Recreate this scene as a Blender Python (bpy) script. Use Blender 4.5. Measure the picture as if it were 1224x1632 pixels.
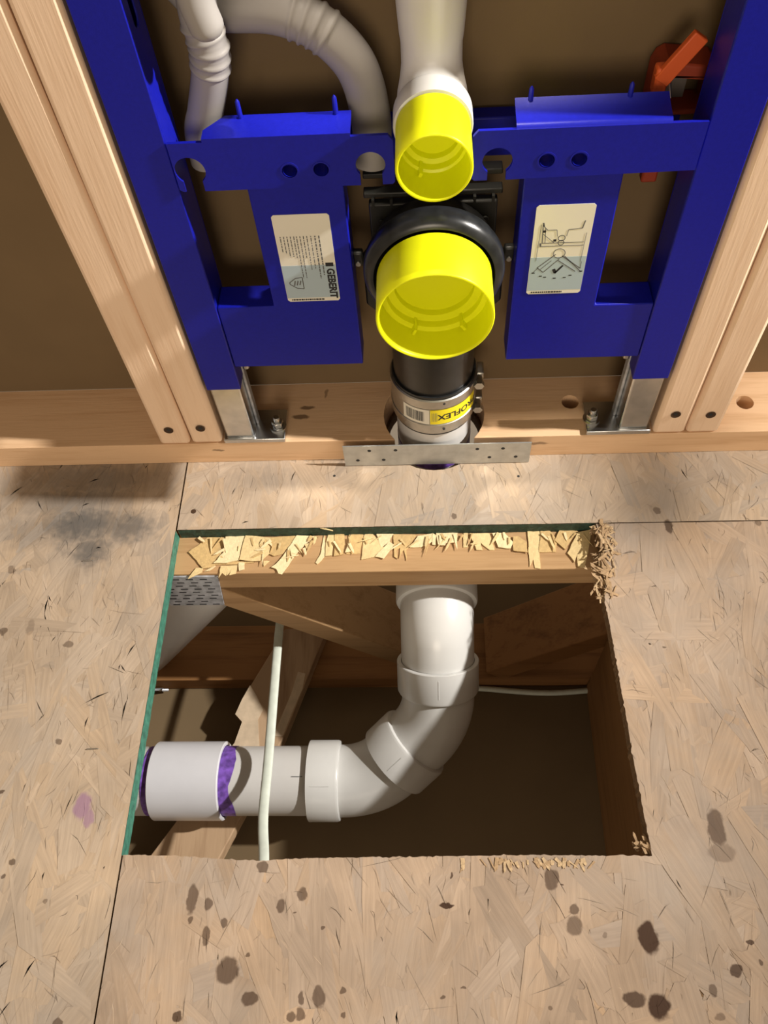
import bpy, bmesh, math, random
from mathutils import Vector, Matrix
from mathutils.geometry import tessellate_polygon
for o in list(bpy.data.objects): bpy.data.objects.remove(o)
SC = bpy.context.scene
COL = SC.collection
S = 0.001                                   # all lengths below are millimetres
PI = math.pi

# ------------------------------------------------------------------ camera
def cam_basis(p, yaw, roll):
    f = Vector((math.sin(yaw)*math.cos(p), math.cos(yaw)*math.cos(p), -math.sin(p)))
    r = Vector((math.cos(yaw), -math.sin(yaw), 0)); u = r.cross(f)
    c, s = math.cos(roll), math.sin(roll)
    return c*r+s*u, -s*r+c*u, f
_r, _u, _f = cam_basis(math.radians(58.253), math.radians(-5.7726), math.radians(-5.9368))
cd = bpy.data.cameras.new('camera'); cam = bpy.data.objects.new('camera', cd); COL.objects.link(cam)
cam.matrix_world = Matrix(((_r.x, _u.x, -_f.x, -8.98*S), (_r.y, _u.y, -_f.y, -585.7*S), (_r.z, _u.z, -_f.z, 827.0*S), (0, 0, 0, 1)))
cd.sensor_fit = 'VERTICAL'; cd.sensor_height = 36; cd.lens = 36*1325.6/1632; cd.clip_start = 0.01
SC.camera = cam

# ------------------------------------------------------------------ world, lamps, exposure
w = bpy.data.worlds.new('world'); SC.world = w; w.use_nodes = True
bg = w.node_tree.nodes['Background']; bg.inputs[0].default_value = (1.0, 0.78, 0.55, 1); bg.inputs[1].default_value = 0.30
def lamp(name, kind, loc, power, color, size, target=None):
    l = bpy.data.lights.new(name, kind); l.energy = power; l.color = color
    if kind == 'AREA': l.shape = 'DISK'; l.size = size
    else: l.shadow_soft_size = size
    o = bpy.data.objects.new(name, l); COL.objects.link(o); o.location = Vector(loc)*S
    if target is not None:
        o.rotation_euler = (Vector(target)*S-o.location).to_track_quat('-Z', 'Y').to_euler()
    return o
wl = lamp('work_lamp', 'SPOT', (1950, -168, 1735), 590, (1.0, 0.95, 0.88), 0.042, (-900, -120, 0)); wl.data.spot_size = math.radians(46); wl.data.spot_blend = 1.0
dl = lamp('ceiling_downlight', 'SPOT', (60, 180, 2300), 230, (1.0, 0.88, 0.72), 0.04, (-40, 150, 0)); dl.data.spot_size = math.radians(13.5); dl.data.spot_blend = .4
lamp('room_fill_light', 'AREA', (-150, -2700, 1050), 27, (1.0, 0.84, 0.66), 1.1, (0, 0, 250))  # soft front fill added for light from the room side, source unseen
SC.view_settings.view_transform = 'Standard'; SC.view_settings.look = 'None'
SC.view_settings.gamma = 1; SC.view_settings.use_curve_mapping = False
SC.view_settings.exposure = 0.0

# ------------------------------------------------------------------ mesh helpers
class MB:
    def __init__(s): s.v = []; s.f = []; s.col = None
    def add(s, vs, fs):
        n = len(s.v); s.v += [tuple(v) for v in vs]; s.f += [tuple(i+n for i in f) for f in fs]; return s
    def box(s, x0, x1, y0, y1, z0, z1):
        return s.add([(x, y, z) for z in (z0, z1) for y in (y0, y1) for x in (x0, x1)],
                     [(0, 2, 3, 1), (4, 5, 7, 6), (0, 1, 5, 4), (2, 6, 7, 3), (0, 4, 6, 2), (1, 3, 7, 5)])
    def obox(s, c, ax, ay, az):                      # box from centre and three half-axis vectors
        c = Vector(c); ax, ay, az = Vector(ax), Vector(ay), Vector(az)
        return s.add([c+i*ax+j*ay+k*az for k in (-1, 1) for j in (-1, 1) for i in (-1, 1)],
                     [(0, 2, 3, 1), (4, 5, 7, 6), (0, 1, 5, 4), (2, 6, 7, 3), (0, 4, 6, 2), (1, 3, 7, 5)])
    def plate(s, loops, fn, d0, d1):                 # flat plate with holes: loops of 2D points, fn(a, b, d) -> 3D
        tri = tessellate_polygon([[Vector((a, b, 0)) for a, b in L] for L in loops])
        pts = [p for L in loops for p in L]; n = len(pts)
        area = lambda t: (pts[t[1]][0]-pts[t[0]][0])*(pts[t[2]][1]-pts[t[0]][1])-(pts[t[1]][1]-pts[t[0]][1])*(pts[t[2]][0]-pts[t[0]][0])
        tri = [t if area(t) > 0 else (t[0], t[2], t[1]) for t in tri if abs(area(t)) > 1e-9]
        fs = [tuple(t) for t in tri]+[tuple(n+i for i in reversed(t)) for t in tri]
        k = 0
        for L in loops:
            m = len(L)
            for i in range(m):
                a, b = k+i, k+(i+1) % m; fs.append((b, a, a+n, b+n))
            k += m
        return s.add([fn(a, b, d0) for a, b in pts]+[fn(a, b, d1) for a, b in pts], fs)
    def tube(s, path, rad, n=24, cap=True):
        path = [Vector(p) for p in path]; R = rad if isinstance(rad, (list, tuple)) else [rad]*len(path)
        t0 = (path[1]-path[0]).normalized(); up = Vector((0, 0, 1)) if abs(t0.z) < .9 else Vector((0, 1, 0))
        a = t0.cross(up).normalized(); vs = []; fs = []
        for i, p in enumerate(path):
            t = (path[min(i+1, len(path)-1)]-path[max(i-1, 0)]).normalized()
            a = (a-t*a.dot(t)).normalized(); b = t.cross(a)
            r = R[i]; ra, rb = r if isinstance(r, tuple) else (r, r)
            vs += [p+a*ra*math.cos(2*PI*k/n)+b*rb*math.sin(2*PI*k/n) for k in range(n)]
        for i in range(len(path)-1):
            for k in range(n):
                fs.append((i*n+k, i*n+(k+1) % n, (i+1)*n+(k+1) % n, (i+1)*n+k))
        if cap: fs += [tuple(reversed(range(n))), tuple(range((len(path)-1)*n, len(path)*n))]
        return s.add(vs, fs)
    def lathe(s, o, d, prof, n=48, close=False):     # prof: (along, radius)
        o, d = Vector(o), Vector(d).normalized(); up = Vector((0, 0, 1)) if abs(d.z) < .9 else Vector((0, 1, 0))
        a = d.cross(up).normalized(); b = d.cross(a); vs = []; fs = []; m = len(prof)
        for h, r in prof: vs += [o+d*h+a*r*math.cos(2*PI*k/n)+b*r*math.sin(2*PI*k/n) for k in range(n)]
        for i in range(m if close else m-1):
            j = (i+1) % m
            for k in range(n): fs.append((i*n+k, j*n+k, j*n+(k+1) % n, i*n+(k+1) % n))
        return s.add(vs, fs)
ORG = {}
def fix_normals(me):
    bm = bmesh.new(); bm.from_mesh(me); bmesh.ops.recalc_face_normals(bm, faces=bm.faces); bm.to_mesh(me); bm.free()
def obj(name, mb, m, parent=None, bevel=0, smooth=35, label=None, cat=None, group=None, kind=None, recalc=True):
    vs = mb.v; xs = [v[0] for v in vs]; ys = [v[1] for v in vs]; zs = [v[2] for v in vs]
    o0 = Vector(((min(xs)+max(xs))/2, (min(ys)+max(ys))/2, min(zs)))
    me = bpy.data.meshes.new(name); me.from_pydata([((v[0]-o0.x)*S, (v[1]-o0.y)*S, (v[2]-o0.z)*S) for v in vs], [], mb.f)
    if recalc: fix_normals(me)
    if smooth:
        me.polygons.foreach_set('use_smooth', [True]*len(me.polygons)); me.set_sharp_from_angle(angle=math.radians(smooth))
    if mb.col:
        at = me.color_attributes.new('tone', 'FLOAT_COLOR', 'POINT')
        at.data.foreach_set('color', [c for q in mb.col for c in (q[0], q[1], q[2], 1.0)])
    o = bpy.data.objects.new(name, me); COL.objects.link(o); me.materials.append(m); ORG[o] = o0
    if parent is not None: o.parent = parent; o.location = (o0-ORG[parent])*S
    else: o.location = o0*S
    if bevel:
        b = o.modifiers.new('bevel', 'BEVEL'); b.width = bevel*S; b.segments = 2; b.limit_method = 'ANGLE'; b.angle_limit = math.radians(40)
        b.harden_normals = False
    tag(o, label, cat, group, kind); return o
def tag(o, label=None, cat=None, group=None, kind=None):
    if label: o['label'] = label
    if cat: o['category'] = cat
    if group: o['group'] = group
    if kind: o['kind'] = kind
def thing(name, loc, label=None, cat=None, group=None, kind=None):
    o = bpy.data.objects.new(name, None); COL.objects.link(o); o.location = Vector(loc)*S; o.empty_display_size = 0.02
    ORG[o] = Vector(loc); tag(o, label, cat, group, kind); return o
def circle(cx, cy, r, n=20, a0=0.0): return [(cx+r*math.cos(a0+2*PI*k/n), cy+r*math.sin(a0+2*PI*k/n)) for k in range(n)]
XZ = lambda a, b, d: (a, d, b)
XY = lambda a, b, d: (a, b, d)
def arc_path(p, d1, d2, R, n=10):                    # rounded corner at p from direction d1 to d2
    d1, d2 = Vector(d1).normalized(), Vector(d2).normalized(); p = Vector(p)
    ang = d1.angle(d2); t = R*math.tan(ang/2); a = p-d1*t
    nrm = (d2-d1*d1.dot(d2)).normalized(); c = a+nrm*R
    return [c-nrm*R*math.cos(ang*i/n)+d1*R*math.sin(ang*i/n) for i in range(n+1)]
def smooth_path(pts, n=8):                           # Catmull-Rom
    P = [Vector(p) for p in pts]; P = [2*P[0]-P[1]]+P+[2*P[-1]-P[-2]]; out = []
    for i in range(1, len(P)-2):
        for k in range(n):
            t = k/n; out.append(.5*((2*P[i])+(P[i+1]-P[i-1])*t+(2*P[i-1]-5*P[i]+4*P[i+1]-P[i+2])*t*t+(3*P[i]-P[i-1]-3*P[i+1]+P[i+2])*t**3))
    return out+[P[-2]]

# ------------------------------------------------------------------ materials
def srgb(r, g, b):
    f = lambda c: (c/12.92 if c <= .04045 else ((c+.055)/1.055)**2.4)
    return (f(r/255), f(g/255), f(b/255), 1)
def mat(name, base, rough=.6, metal=0., spec=.5, noise=0., nscale=60, bump=0., bscale=200, coat=0., stretch=None):
    m = bpy.data.materials.new(name); m.use_nodes = True; N = m.node_tree.nodes; L = m.node_tree.links
    b = N['Principled BSDF']; b.inputs['Base Color'].default_value = base; b.inputs['Roughness'].default_value = rough
    b.inputs['Metallic'].default_value = metal; b.inputs['Specular IOR Level'].default_value = spec
    if coat: b.inputs['Coat Weight'].default_value = coat; b.inputs['Coat Roughness'].default_value = .15
    if noise or bump:
        tc = N.new('ShaderNodeTexCoord'); mp = N.new('ShaderNodeMapping'); L.new(tc.outputs['Object'], mp.inputs[0])
        if stretch: mp.inputs['Scale'].default_value = stretch
    if noise:
        t = N.new('ShaderNodeTexNoise'); t.inputs['Scale'].default_value = nscale; t.inputs['Detail'].default_value = 5
        L.new(mp.outputs[0], t.inputs[0]); r = N.new('ShaderNodeMapRange'); r.inputs[1].default_value = .3; r.inputs[2].default_value = .7
        r.inputs[3].default_value = 1-noise; r.inputs[4].default_value = 1+noise; L.new(t.outputs[0], r.inputs[0])
        mx = N.new('ShaderNodeVectorMath'); mx.operation = 'SCALE'; mx.inputs[0].default_value = base[:3]; L.new(r.outputs[0], mx.inputs['Scale'])
        L.new(mx.outputs[0], b.inputs['Base Color'])
    if bump:
        t2 = N.new('ShaderNodeTexNoise'); t2.inputs['Scale'].default_value = bscale; t2.inputs['Detail'].default_value = 4; L.new(mp.outputs[0], t2.inputs[0])
        bp = N.new('ShaderNodeBump'); bp.inputs['Strength'].default_value = bump; bp.inputs['Distance'].default_value = .001
        L.new(t2.outputs[0], bp.inputs['Height']); L.new(bp.outputs[0], b.inputs['Normal'])
    return m
def wood(name, light, dark, axis, scale=1., marks=(), rough=.65):   # sawn lumber, grain along axis (0,1,2); marks = knots (world mm)
    m = bpy.data.materials.new(name); m.use_nodes = True; N = m.node_tree.nodes; L = m.node_tree.links
    b = N['Principled BSDF']; b.inputs['Roughness'].default_value = rough; b.inputs['Specular IOR Level'].default_value = .3
    g = N.new('ShaderNodeNewGeometry'); mp = N.new('ShaderNodeMapping'); L.new(g.outputs['Position'], mp.inputs[0])
    s = [1., 1., 1.]; s[axis] = .06; mp.inputs['Scale'].default_value = s
    t = N.new('ShaderNodeTexNoise'); t.inputs['Scale'].default_value = 70*scale; t.inputs['Detail'].default_value = 3; t.inputs['Distortion'].default_value = .6
    L.new(mp.outputs[0], t.inputs[0])
    t3 = N.new('ShaderNodeTexNoise'); t3.inputs['Scale'].default_value = 420*scale; t3.inputs['Detail'].default_value = 4; L.new(mp.outputs[0], t3.inputs[0])
    t4 = N.new('ShaderNodeTexNoise'); t4.inputs['Scale'].default_value = 7; t4.inputs['Detail'].default_value = 2; L.new(g.outputs['Position'], t4.inputs[0])
    a = N.new('ShaderNodeMath'); a.operation = 'MULTIPLY_ADD'; L.new(t3.outputs[0], a.inputs[0]); a.inputs[1].default_value = .45; L.new(t.outputs[0], a.inputs[2])
    a2 = N.new('ShaderNodeMath'); a2.operation = 'MULTIPLY_ADD'; L.new(t4.outputs[0], a2.inputs[0]); a2.inputs[1].default_value = .5; L.new(a.outputs[0], a2.inputs[2])
    r = N.new('ShaderNodeValToRGB'); r.color_ramp.elements[0].position = .62; r.color_ramp.elements[1].position = 1.25 if False else 1.0
    r.color_ramp.elements[0].color = dark; r.color_ramp.elements[1].color = light
    L.new(a2.outputs[0], r.inputs[0]); c = r.outputs[0]
    c = stains(N, L, g.outputs['Position'], c, marks, srgb(70, 44, 22), 3.0)
    L.new(c, b.inputs['Base Color'])
    bp = N.new('ShaderNodeBump'); bp.inputs['Strength'].default_value = .25; bp.inputs['Distance'].default_value = .0008
    L.new(t3.outputs[0], bp.inputs['Height']); L.new(bp.outputs[0], b.inputs['Normal'])
    return m
def stains(N, L, pos, colour, marks, tint, wob=5.0, soft=.25):   # stains and knots with shapes of their own: (x, y[, z], rx, ry, depth)
    if not marks: return colour
    nz = N.new('ShaderNodeTexNoise'); nz.inputs['Scale'].default_value = 110; nz.inputs['Detail'].default_value = 3; L.new(pos, nz.inputs[0])
    sb = N.new('ShaderNodeVectorMath'); sb.operation = 'SUBTRACT'; L.new(nz.outputs['Color'], sb.inputs[0]); sb.inputs[1].default_value = (.5, .5, .5)
    wv = N.new('ShaderNodeVectorMath'); wv.operation = 'SCALE'; L.new(sb.outputs[0], wv.inputs[0]); wv.inputs['Scale'].default_value = wob*2*S
    ad = N.new('ShaderNodeVectorMath'); ad.operation = 'ADD'; L.new(pos, ad.inputs[0]); L.new(wv.outputs[0], ad.inputs[1])
    acc = None
    for q in marks:
        if len(q) == 5: (x, y, rx, ry, d), z, rz = q, 0, 1e4
        else: x, y, z, rx, ry, rz, d = q
        m = N.new('ShaderNodeMapping'); m.vector_type = 'TEXTURE'; L.new(ad.outputs[0], m.inputs[0])
        m.inputs['Location'].default_value = (x*S, y*S, z*S); m.inputs['Scale'].default_value = (max(rx, 1)*S, max(ry, 1)*S, rz*S)
        ln = N.new('ShaderNodeVectorMath'); ln.operation = 'LENGTH'; L.new(m.outputs[0], ln.inputs[0])
        mr = N.new('ShaderNodeMapRange'); mr.interpolation_type = 'SMOOTHSTEP'; L.new(ln.outputs['Value'], mr.inputs[0])
        big = rx > 25
        mr.inputs[1].default_value = 1.35 if big else 1+soft; mr.inputs[2].default_value = .2 if big else 1-soft
        mr.inputs[3].default_value = 0; mr.inputs[4].default_value = min(1, .72*d)
        if acc is None: acc = mr.outputs[0]
        else:
            mm = N.new('ShaderNodeMath'); mm.operation = 'MAXIMUM'; L.new(acc, mm.inputs[0]); L.new(mr.outputs[0], mm.inputs[1]); acc = mm.outputs[0]
    mx = N.new('ShaderNodeMix'); mx.data_type = 'RGBA'; L.new(acc, mx.inputs['Factor']); L.new(colour, mx.inputs['A']); mx.inputs['B'].default_value = tint
    return mx.outputs['Result']
SPL = [[(-271,-97),(-279,-106),(-291,-117),(-280,-128),(-271,-139),(-259,-137),(-249,-119),(-249,-97)],[(-279,-138),(-287,-152),(-283,-150),(-272,-144),(-271,-139)],[(-259,-137),(-269,-143),(-263,-142),(-256,-136)],[(-249,-97),(-249,-119),(-259,-133),(-243,-133),(-229,-129),(-225,-96)],[(-260,-130),(-259,-134),(-232,-134),(-212,-132),(-213,-130),(-258,-129)],[(-250,-136),(-251,-151),(-248,-145),(-243,-149),(-242,-143),(-242,-148),(-238,-142),(-239,-148),(-232,-146),(-231,-135)],[(-230,-132),(-228,-143),(-222,-141),(-223,-132)],[(-225,-96),(-229,-129),(-214,-131),(-203,-130),(-195,-121),(-195,-99)],[(-201,-130),(-200,-137),(-194,-130)],[(-195,-99),(-195,-121),(-189,-124),(-179,-121),(-164,-97)],[(-164,-97),(-178,-124),(-186,-135),(-191,-139),(-185,-141),(-182,-147),(-178,-148),(-162,-120),(-154,-110),(-143,-98)],[(-154,-110),(-149,-118),(-147,-112),(-146,-106)],[(-132,-96),(-133,-106),(-135,-123),(-140,-133),(-138,-135),(-133,-130),(-130,-125),(-130,-108)],[(-127,-96),(-129,-108),(-129,-125),(-121,-124),(-119,-96)],[(-119,-96),(-119,-125),(-108,-123),(-107,-111),(-108,-96)],[(-100,-96),(-106,-121),(-99,-120)],[(-102,-95),(-105,-122),(-89,-122),(-85,-97)],[(-84,-97),(-87,-130),(-69,-127),(-61,-115),(-74,-97)],[(-70,-97),(-64,-115),(-55,-108),(-50,-97)],[(-55,-107),(-71,-127),(-61,-130),(-49,-112)],[(-50,-97),(-49,-127),(-45,-130),(-46,-118),(-42,-115),(-43,-129),(-38,-118),(-35,-132),(-35,-118),(-23,-98)],[(-21,-100),(-31,-115),(-18,-115),(-5,-108),(-4,-97)],[(-4,-97),(-5,-112),(-1,-113),(0,-100)],[(0,-97),(2,-113),(10,-114),(11,-111),(24,-110),(25,-97)],[(32,-97),(31,-116),(36,-116),(37,-97)],[(39,-98),(46,-120),(53,-120),(51,-110),(61,-120),(67,-120),(62,-98)],[(65,-98),(71,-117),(85,-119),(89,-111),(79,-98)],[(89,-103),(88,-122),(104,-125),(104,-111),(95,-103)],[(106,-96),(105,-142),(110,-133),(111,-144),(117,-145),(117,-121),(121,-96)],[(121,-96),(117,-124),(136,-124),(139,-109),(131,-95)],[(143,-96),(136,-109),(147,-121),(164,-97)],[(163,-100),(149,-126),(156,-138),(160,-128),(159,-143),(166,-145),(174,-119),(179,-96)]]
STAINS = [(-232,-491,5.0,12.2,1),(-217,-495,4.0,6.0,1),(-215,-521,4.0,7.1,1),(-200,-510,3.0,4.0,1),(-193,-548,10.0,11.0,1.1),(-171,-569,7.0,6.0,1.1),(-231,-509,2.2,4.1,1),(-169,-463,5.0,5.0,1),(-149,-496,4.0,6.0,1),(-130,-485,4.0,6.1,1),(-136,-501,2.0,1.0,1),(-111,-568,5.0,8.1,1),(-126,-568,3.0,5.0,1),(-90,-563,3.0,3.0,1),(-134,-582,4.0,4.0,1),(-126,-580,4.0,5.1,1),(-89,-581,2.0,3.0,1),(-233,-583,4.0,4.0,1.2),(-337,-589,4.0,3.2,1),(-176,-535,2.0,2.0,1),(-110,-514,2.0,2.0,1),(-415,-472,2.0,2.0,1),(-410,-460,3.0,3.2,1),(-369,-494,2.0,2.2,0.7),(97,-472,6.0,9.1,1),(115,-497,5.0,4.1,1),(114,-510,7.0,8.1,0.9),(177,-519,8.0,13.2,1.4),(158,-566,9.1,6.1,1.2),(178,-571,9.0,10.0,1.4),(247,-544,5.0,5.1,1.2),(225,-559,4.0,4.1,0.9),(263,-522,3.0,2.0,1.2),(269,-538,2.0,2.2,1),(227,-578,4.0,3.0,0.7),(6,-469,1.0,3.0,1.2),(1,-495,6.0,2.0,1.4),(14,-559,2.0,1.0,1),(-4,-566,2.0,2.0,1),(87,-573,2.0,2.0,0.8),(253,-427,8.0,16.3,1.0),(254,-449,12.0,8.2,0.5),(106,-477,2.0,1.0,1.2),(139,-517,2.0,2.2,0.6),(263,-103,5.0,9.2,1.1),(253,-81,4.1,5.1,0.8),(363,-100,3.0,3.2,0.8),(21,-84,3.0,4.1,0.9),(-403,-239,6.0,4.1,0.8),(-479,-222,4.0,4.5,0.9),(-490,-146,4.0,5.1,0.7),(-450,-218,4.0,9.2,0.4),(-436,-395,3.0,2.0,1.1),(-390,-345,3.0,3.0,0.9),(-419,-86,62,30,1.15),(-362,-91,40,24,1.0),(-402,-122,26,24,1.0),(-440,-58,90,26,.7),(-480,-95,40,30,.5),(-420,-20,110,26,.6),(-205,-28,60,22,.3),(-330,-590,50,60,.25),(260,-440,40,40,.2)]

M = {}
M['blue'] = mat('blue_powder_coat', (.006, .009, .30, 1), .36, spec=.28, noise=.08, nscale=300, bump=.06, bscale=900)
M['chrome'] = mat('zinc_plate', (.62, .63, .63, 1), .24, metal=1, noise=.12, nscale=60)
M['steel'] = mat('brushed_steel', (.50, .49, .46, 1), .38, metal=1, noise=.08, nscale=120)
M['galv'] = mat('galvanised_steel', (.46, .48, .52, 1), .5, metal=.5, noise=.35, nscale=90)
M['strapm'] = mat('galvanised_strap', (.52, .53, .51, 1), .48, metal=.75, noise=.12, nscale=70)
M['yellow'] = mat('yellow_plastic', (.94, .97, .008, 1), .38, spec=.4)
_n = M['yellow'].node_tree; _t = _n.nodes.new('ShaderNodeBsdfTranslucent'); _t.inputs[0].default_value = (.96, .98, .02, 1); _m = _n.nodes.new('ShaderNodeMixShader'); _m.inputs[0].default_value = .22
_n.links.new(_n.nodes['Principled BSDF'].outputs[0], _m.inputs[1]); _n.links.new(_t.outputs[0], _m.inputs[2]); _n.links.new(_m.outputs[0], _n.nodes['Material Output'].inputs[0])
M['black'] = mat('black_plastic', (.012, .012, .012, 1), .32, noise=.3, nscale=60)
M['rubber'] = mat('black_rubber', (.014, .015, .016, 1), .28, noise=.4, nscale=90)
M['holder'] = mat('black_holder', (.012, .012, .010, 1), .42)
M['pvc'] = mat('white_pvc', (.60, .59, .575, 1), .30, spec=.5, noise=.03, nscale=25)
M['pvc2'] = mat('white_pvc_fitting', (.60, .60, .585, 1), .26, spec=.5, noise=.03, nscale=30)
M['splinterA'] = mat('pale_splintered_strand', srgb(222, 202, 158), .8, noise=.10, nscale=300, bump=.4, bscale=500)
M['splinterB'] = mat('amber_splintered_strand', srgb(192, 162, 110), .8, noise=.12, nscale=300, bump=.4, bscale=500)
M['sleeve'] = mat('bluish_white_pvc', (.64, .645, .68, 1), .32, noise=.03, nscale=25)
M['hose'] = mat('white_polyethylene', (.31, .29, .275, 1), .55)
M['foam'] = mat('white_flush_pipe', (.66, .645, .61, 1), .42)
M['primer'] = mat('purple_primer', srgb(116, 80, 172), .45, noise=.5, nscale=120)
M['red'] = mat('red_print', srgb(190, 60, 80), .5)
M['drywall'] = mat('drywall_paper', srgb(114, 94, 66), .9, noise=.07, nscale=9, bump=.1, bscale=500)
M['ceilpaper'] = mat('ceiling_drywall_paper', srgb(108, 90, 64), .9, noise=.06, nscale=12)
M['green'] = mat('green_edge_sealer', srgb(58, 112, 95), .6, noise=.35, nscale=140, bump=.6, bscale=300)
M['greendark'] = mat('dark_green_edge_sealer', srgb(36, 62, 53), .7, noise=.4, nscale=160, bump=.8, bscale=300)
M['osbedge'] = mat('osb_raw_edge', srgb(120, 92, 60), .85, noise=.5, nscale=260, bump=1., bscale=400, stretch=(1, 1, 4))
M['splinter'] = mat('fresh_splintered_strand', srgb(208, 184, 134), .8, noise=.10, nscale=300, bump=.4, bscale=500)
M['splinter2'] = mat('torn_strand', srgb(164, 136, 102), .85, noise=.2, nscale=260, bump=.5, bscale=500)
M['splinter3'] = mat('pale_torn_edge', srgb(184, 158, 122), .85, noise=.2, nscale=260, bump=.5, bscale=500)
M['white'] = mat('label_white', srgb(226, 222, 208), .5)
M['pale'] = mat('label_pale_blue', srgb(168, 186, 196), .5)
M['ink'] = mat('label_ink', (.012, .012, .014, 1), .6)
M['inkgrey'] = mat('label_grey_ink', srgb(92, 93, 94), .6)
M['labely'] = mat('label_yellow', srgb(238, 220, 30), .5)
M['cable'] = mat('cable_sheath', srgb(205, 212, 200), .5, noise=.08, nscale=80)
M['orange'] = mat('orange_plastic', srgb(215, 92, 40), .5)
M['darkorange'] = mat('dark_orange_plastic', srgb(150, 56, 30), .6)
M['grey'] = mat('grey_box', srgb(112, 104, 98), .7)
M['slot'] = mat('dark_tooth_slot', (.008, .008, .009, 1), .8)
M['slotm'] = mat('nail_hole_shadowed_steel', (.02, .02, .02, 1), .8)
M['knotscrew'] = mat('dark_screw_hole', srgb(62, 40, 20), .8)
M['stud'] = wood('stud_spruce', srgb(234, 205, 176), srgb(221, 188, 156), 2)
M['sole'] = wood('sole_plate_spruce', srgb(220, 184, 146), srgb(198, 158, 118), 0, marks=[(-153, 51, 38, 9, 3, 12, 1), (-161, 37, 38, 10, 4, 12, 1), (-131, 72, 38, 2, 7, 12, .7), (120, -4, 24, 14, 20, 2.5, .8), (-260, -2, 24, 7, 10, 2, .9)])
M['chord'] = wood('truss_chord_wood', srgb(174, 140, 100), srgb(150, 116, 78), 0)
M['webw'] = wood('truss_web_wood', srgb(150, 108, 66), srgb(112, 76, 44), 0, scale=.7)
M['brace'] = wood('brace_wood', srgb(178, 150, 120), srgb(140, 110, 82), 1, scale=.7)
M['joist'] = wood('joist_wood', srgb(150, 112, 72), srgb(120, 86, 52), 1, scale=.7)
M['overspray'] = mat('pale_overspray', srgb(196, 176, 150), .9, noise=.12, nscale=80)
# oriented strand surface: strand tone from the mesh, fine grain along each strand, spots
m = bpy.data.materials.new('oriented_strand_face'); m.use_nodes = True; N = m.node_tree.nodes; L = m.node_tree.links
b = N['Principled BSDF']; b.inputs['Roughness'].default_value = .72; b.inputs['Specular IOR Level'].default_value = .25
at = N.new('ShaderNodeAttribute'); at.attribute_name = 'tone'
uv = N.new('ShaderNodeUVMap'); uv.uv_map = 'grain'
mp = N.new('ShaderNodeMapping'); mp.inputs['Scale'].default_value = (22, 330, 1); L.new(uv.outputs[0], mp.inputs[0])
t = N.new('ShaderNodeTexNoise'); t.inputs['Scale'].default_value = 1.; t.inputs['Detail'].default_value = 5; t.inputs['Roughness'].default_value = .6; L.new(mp.outputs[0], t.inputs[0])
g = N.new('ShaderNodeNewGeometry')
tb = N.new('ShaderNodeTexNoise'); tb.inputs['Scale'].default_value = 14; tb.inputs['Detail'].default_value = 4; L.new(g.outputs['Position'], tb.inputs[0])
r1 = N.new('ShaderNodeMapRange'); r1.inputs[1].default_value = .25; r1.inputs[2].default_value = .75; r1.inputs[3].default_value = .84; r1.inputs[4].default_value = 1.13; L.new(t.outputs[0], r1.inputs[0])
r2 = N.new('ShaderNodeMapRange'); r2.inputs[1].default_value = .3; r2.inputs[2].default_value = .7; r2.inputs[3].default_value = .86; r2.inputs[4].default_value = 1.10; L.new(tb.outputs[0], r2.inputs[0])
mu = N.new('ShaderNodeMath'); mu.operation = 'MULTIPLY'; L.new(r1.outputs[0], mu.inputs[0]); L.new(r2.outputs[0], mu.inputs[1])
sc = N.new('ShaderNodeVectorMath'); sc.operation = 'SCALE'; L.new(at.outputs['Color'], sc.inputs[0]); L.new(mu.outputs[0], sc.inputs['Scale'])
td = N.new('ShaderNodeTexNoise'); td.inputs['Scale'].default_value = 5.5; td.inputs['Detail'].default_value = 6; td.inputs['Roughness'].default_value = .65; L.new(g.outputs['Position'], td.inputs[0])
rd = N.new('ShaderNodeMapRange'); rd.inputs[1].default_value = .46; rd.inputs[2].default_value = .72; rd.inputs[3].default_value = 0; rd.inputs[4].default_value = .55; L.new(td.outputs[0], rd.inputs[0])
gm = N.new('ShaderNodeMix'); gm.data_type = 'RGBA'; L.new(rd.outputs[0], gm.inputs['Factor']); L.new(sc.outputs[0], gm.inputs['A']); gm.inputs['B'].default_value = (.34, .30, .26, 1)
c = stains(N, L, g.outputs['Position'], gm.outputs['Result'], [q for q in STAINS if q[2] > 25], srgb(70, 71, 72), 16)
c = stains(N, L, g.outputs['Position'], c, [q for q in STAINS if q[2] <= 25], srgb(66, 46, 32), 3.6, .16)
c = stains(N, L, g.outputs['Position'], c, [(-352, -408, 8, 13, 1.0), (-344, -420, 5, 8, .9)], srgb(140, 104, 132), 4)
L.new(c, b.inputs['Base Color'])
bp = N.new('ShaderNodeBump'); bp.inputs['Strength'].default_value = .35; bp.inputs['Distance'].default_value = .0006; L.new(t.outputs[0], bp.inputs['Height']); L.new(bp.outputs[0], b.inputs['Normal'])
M['osb'] = m

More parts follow.
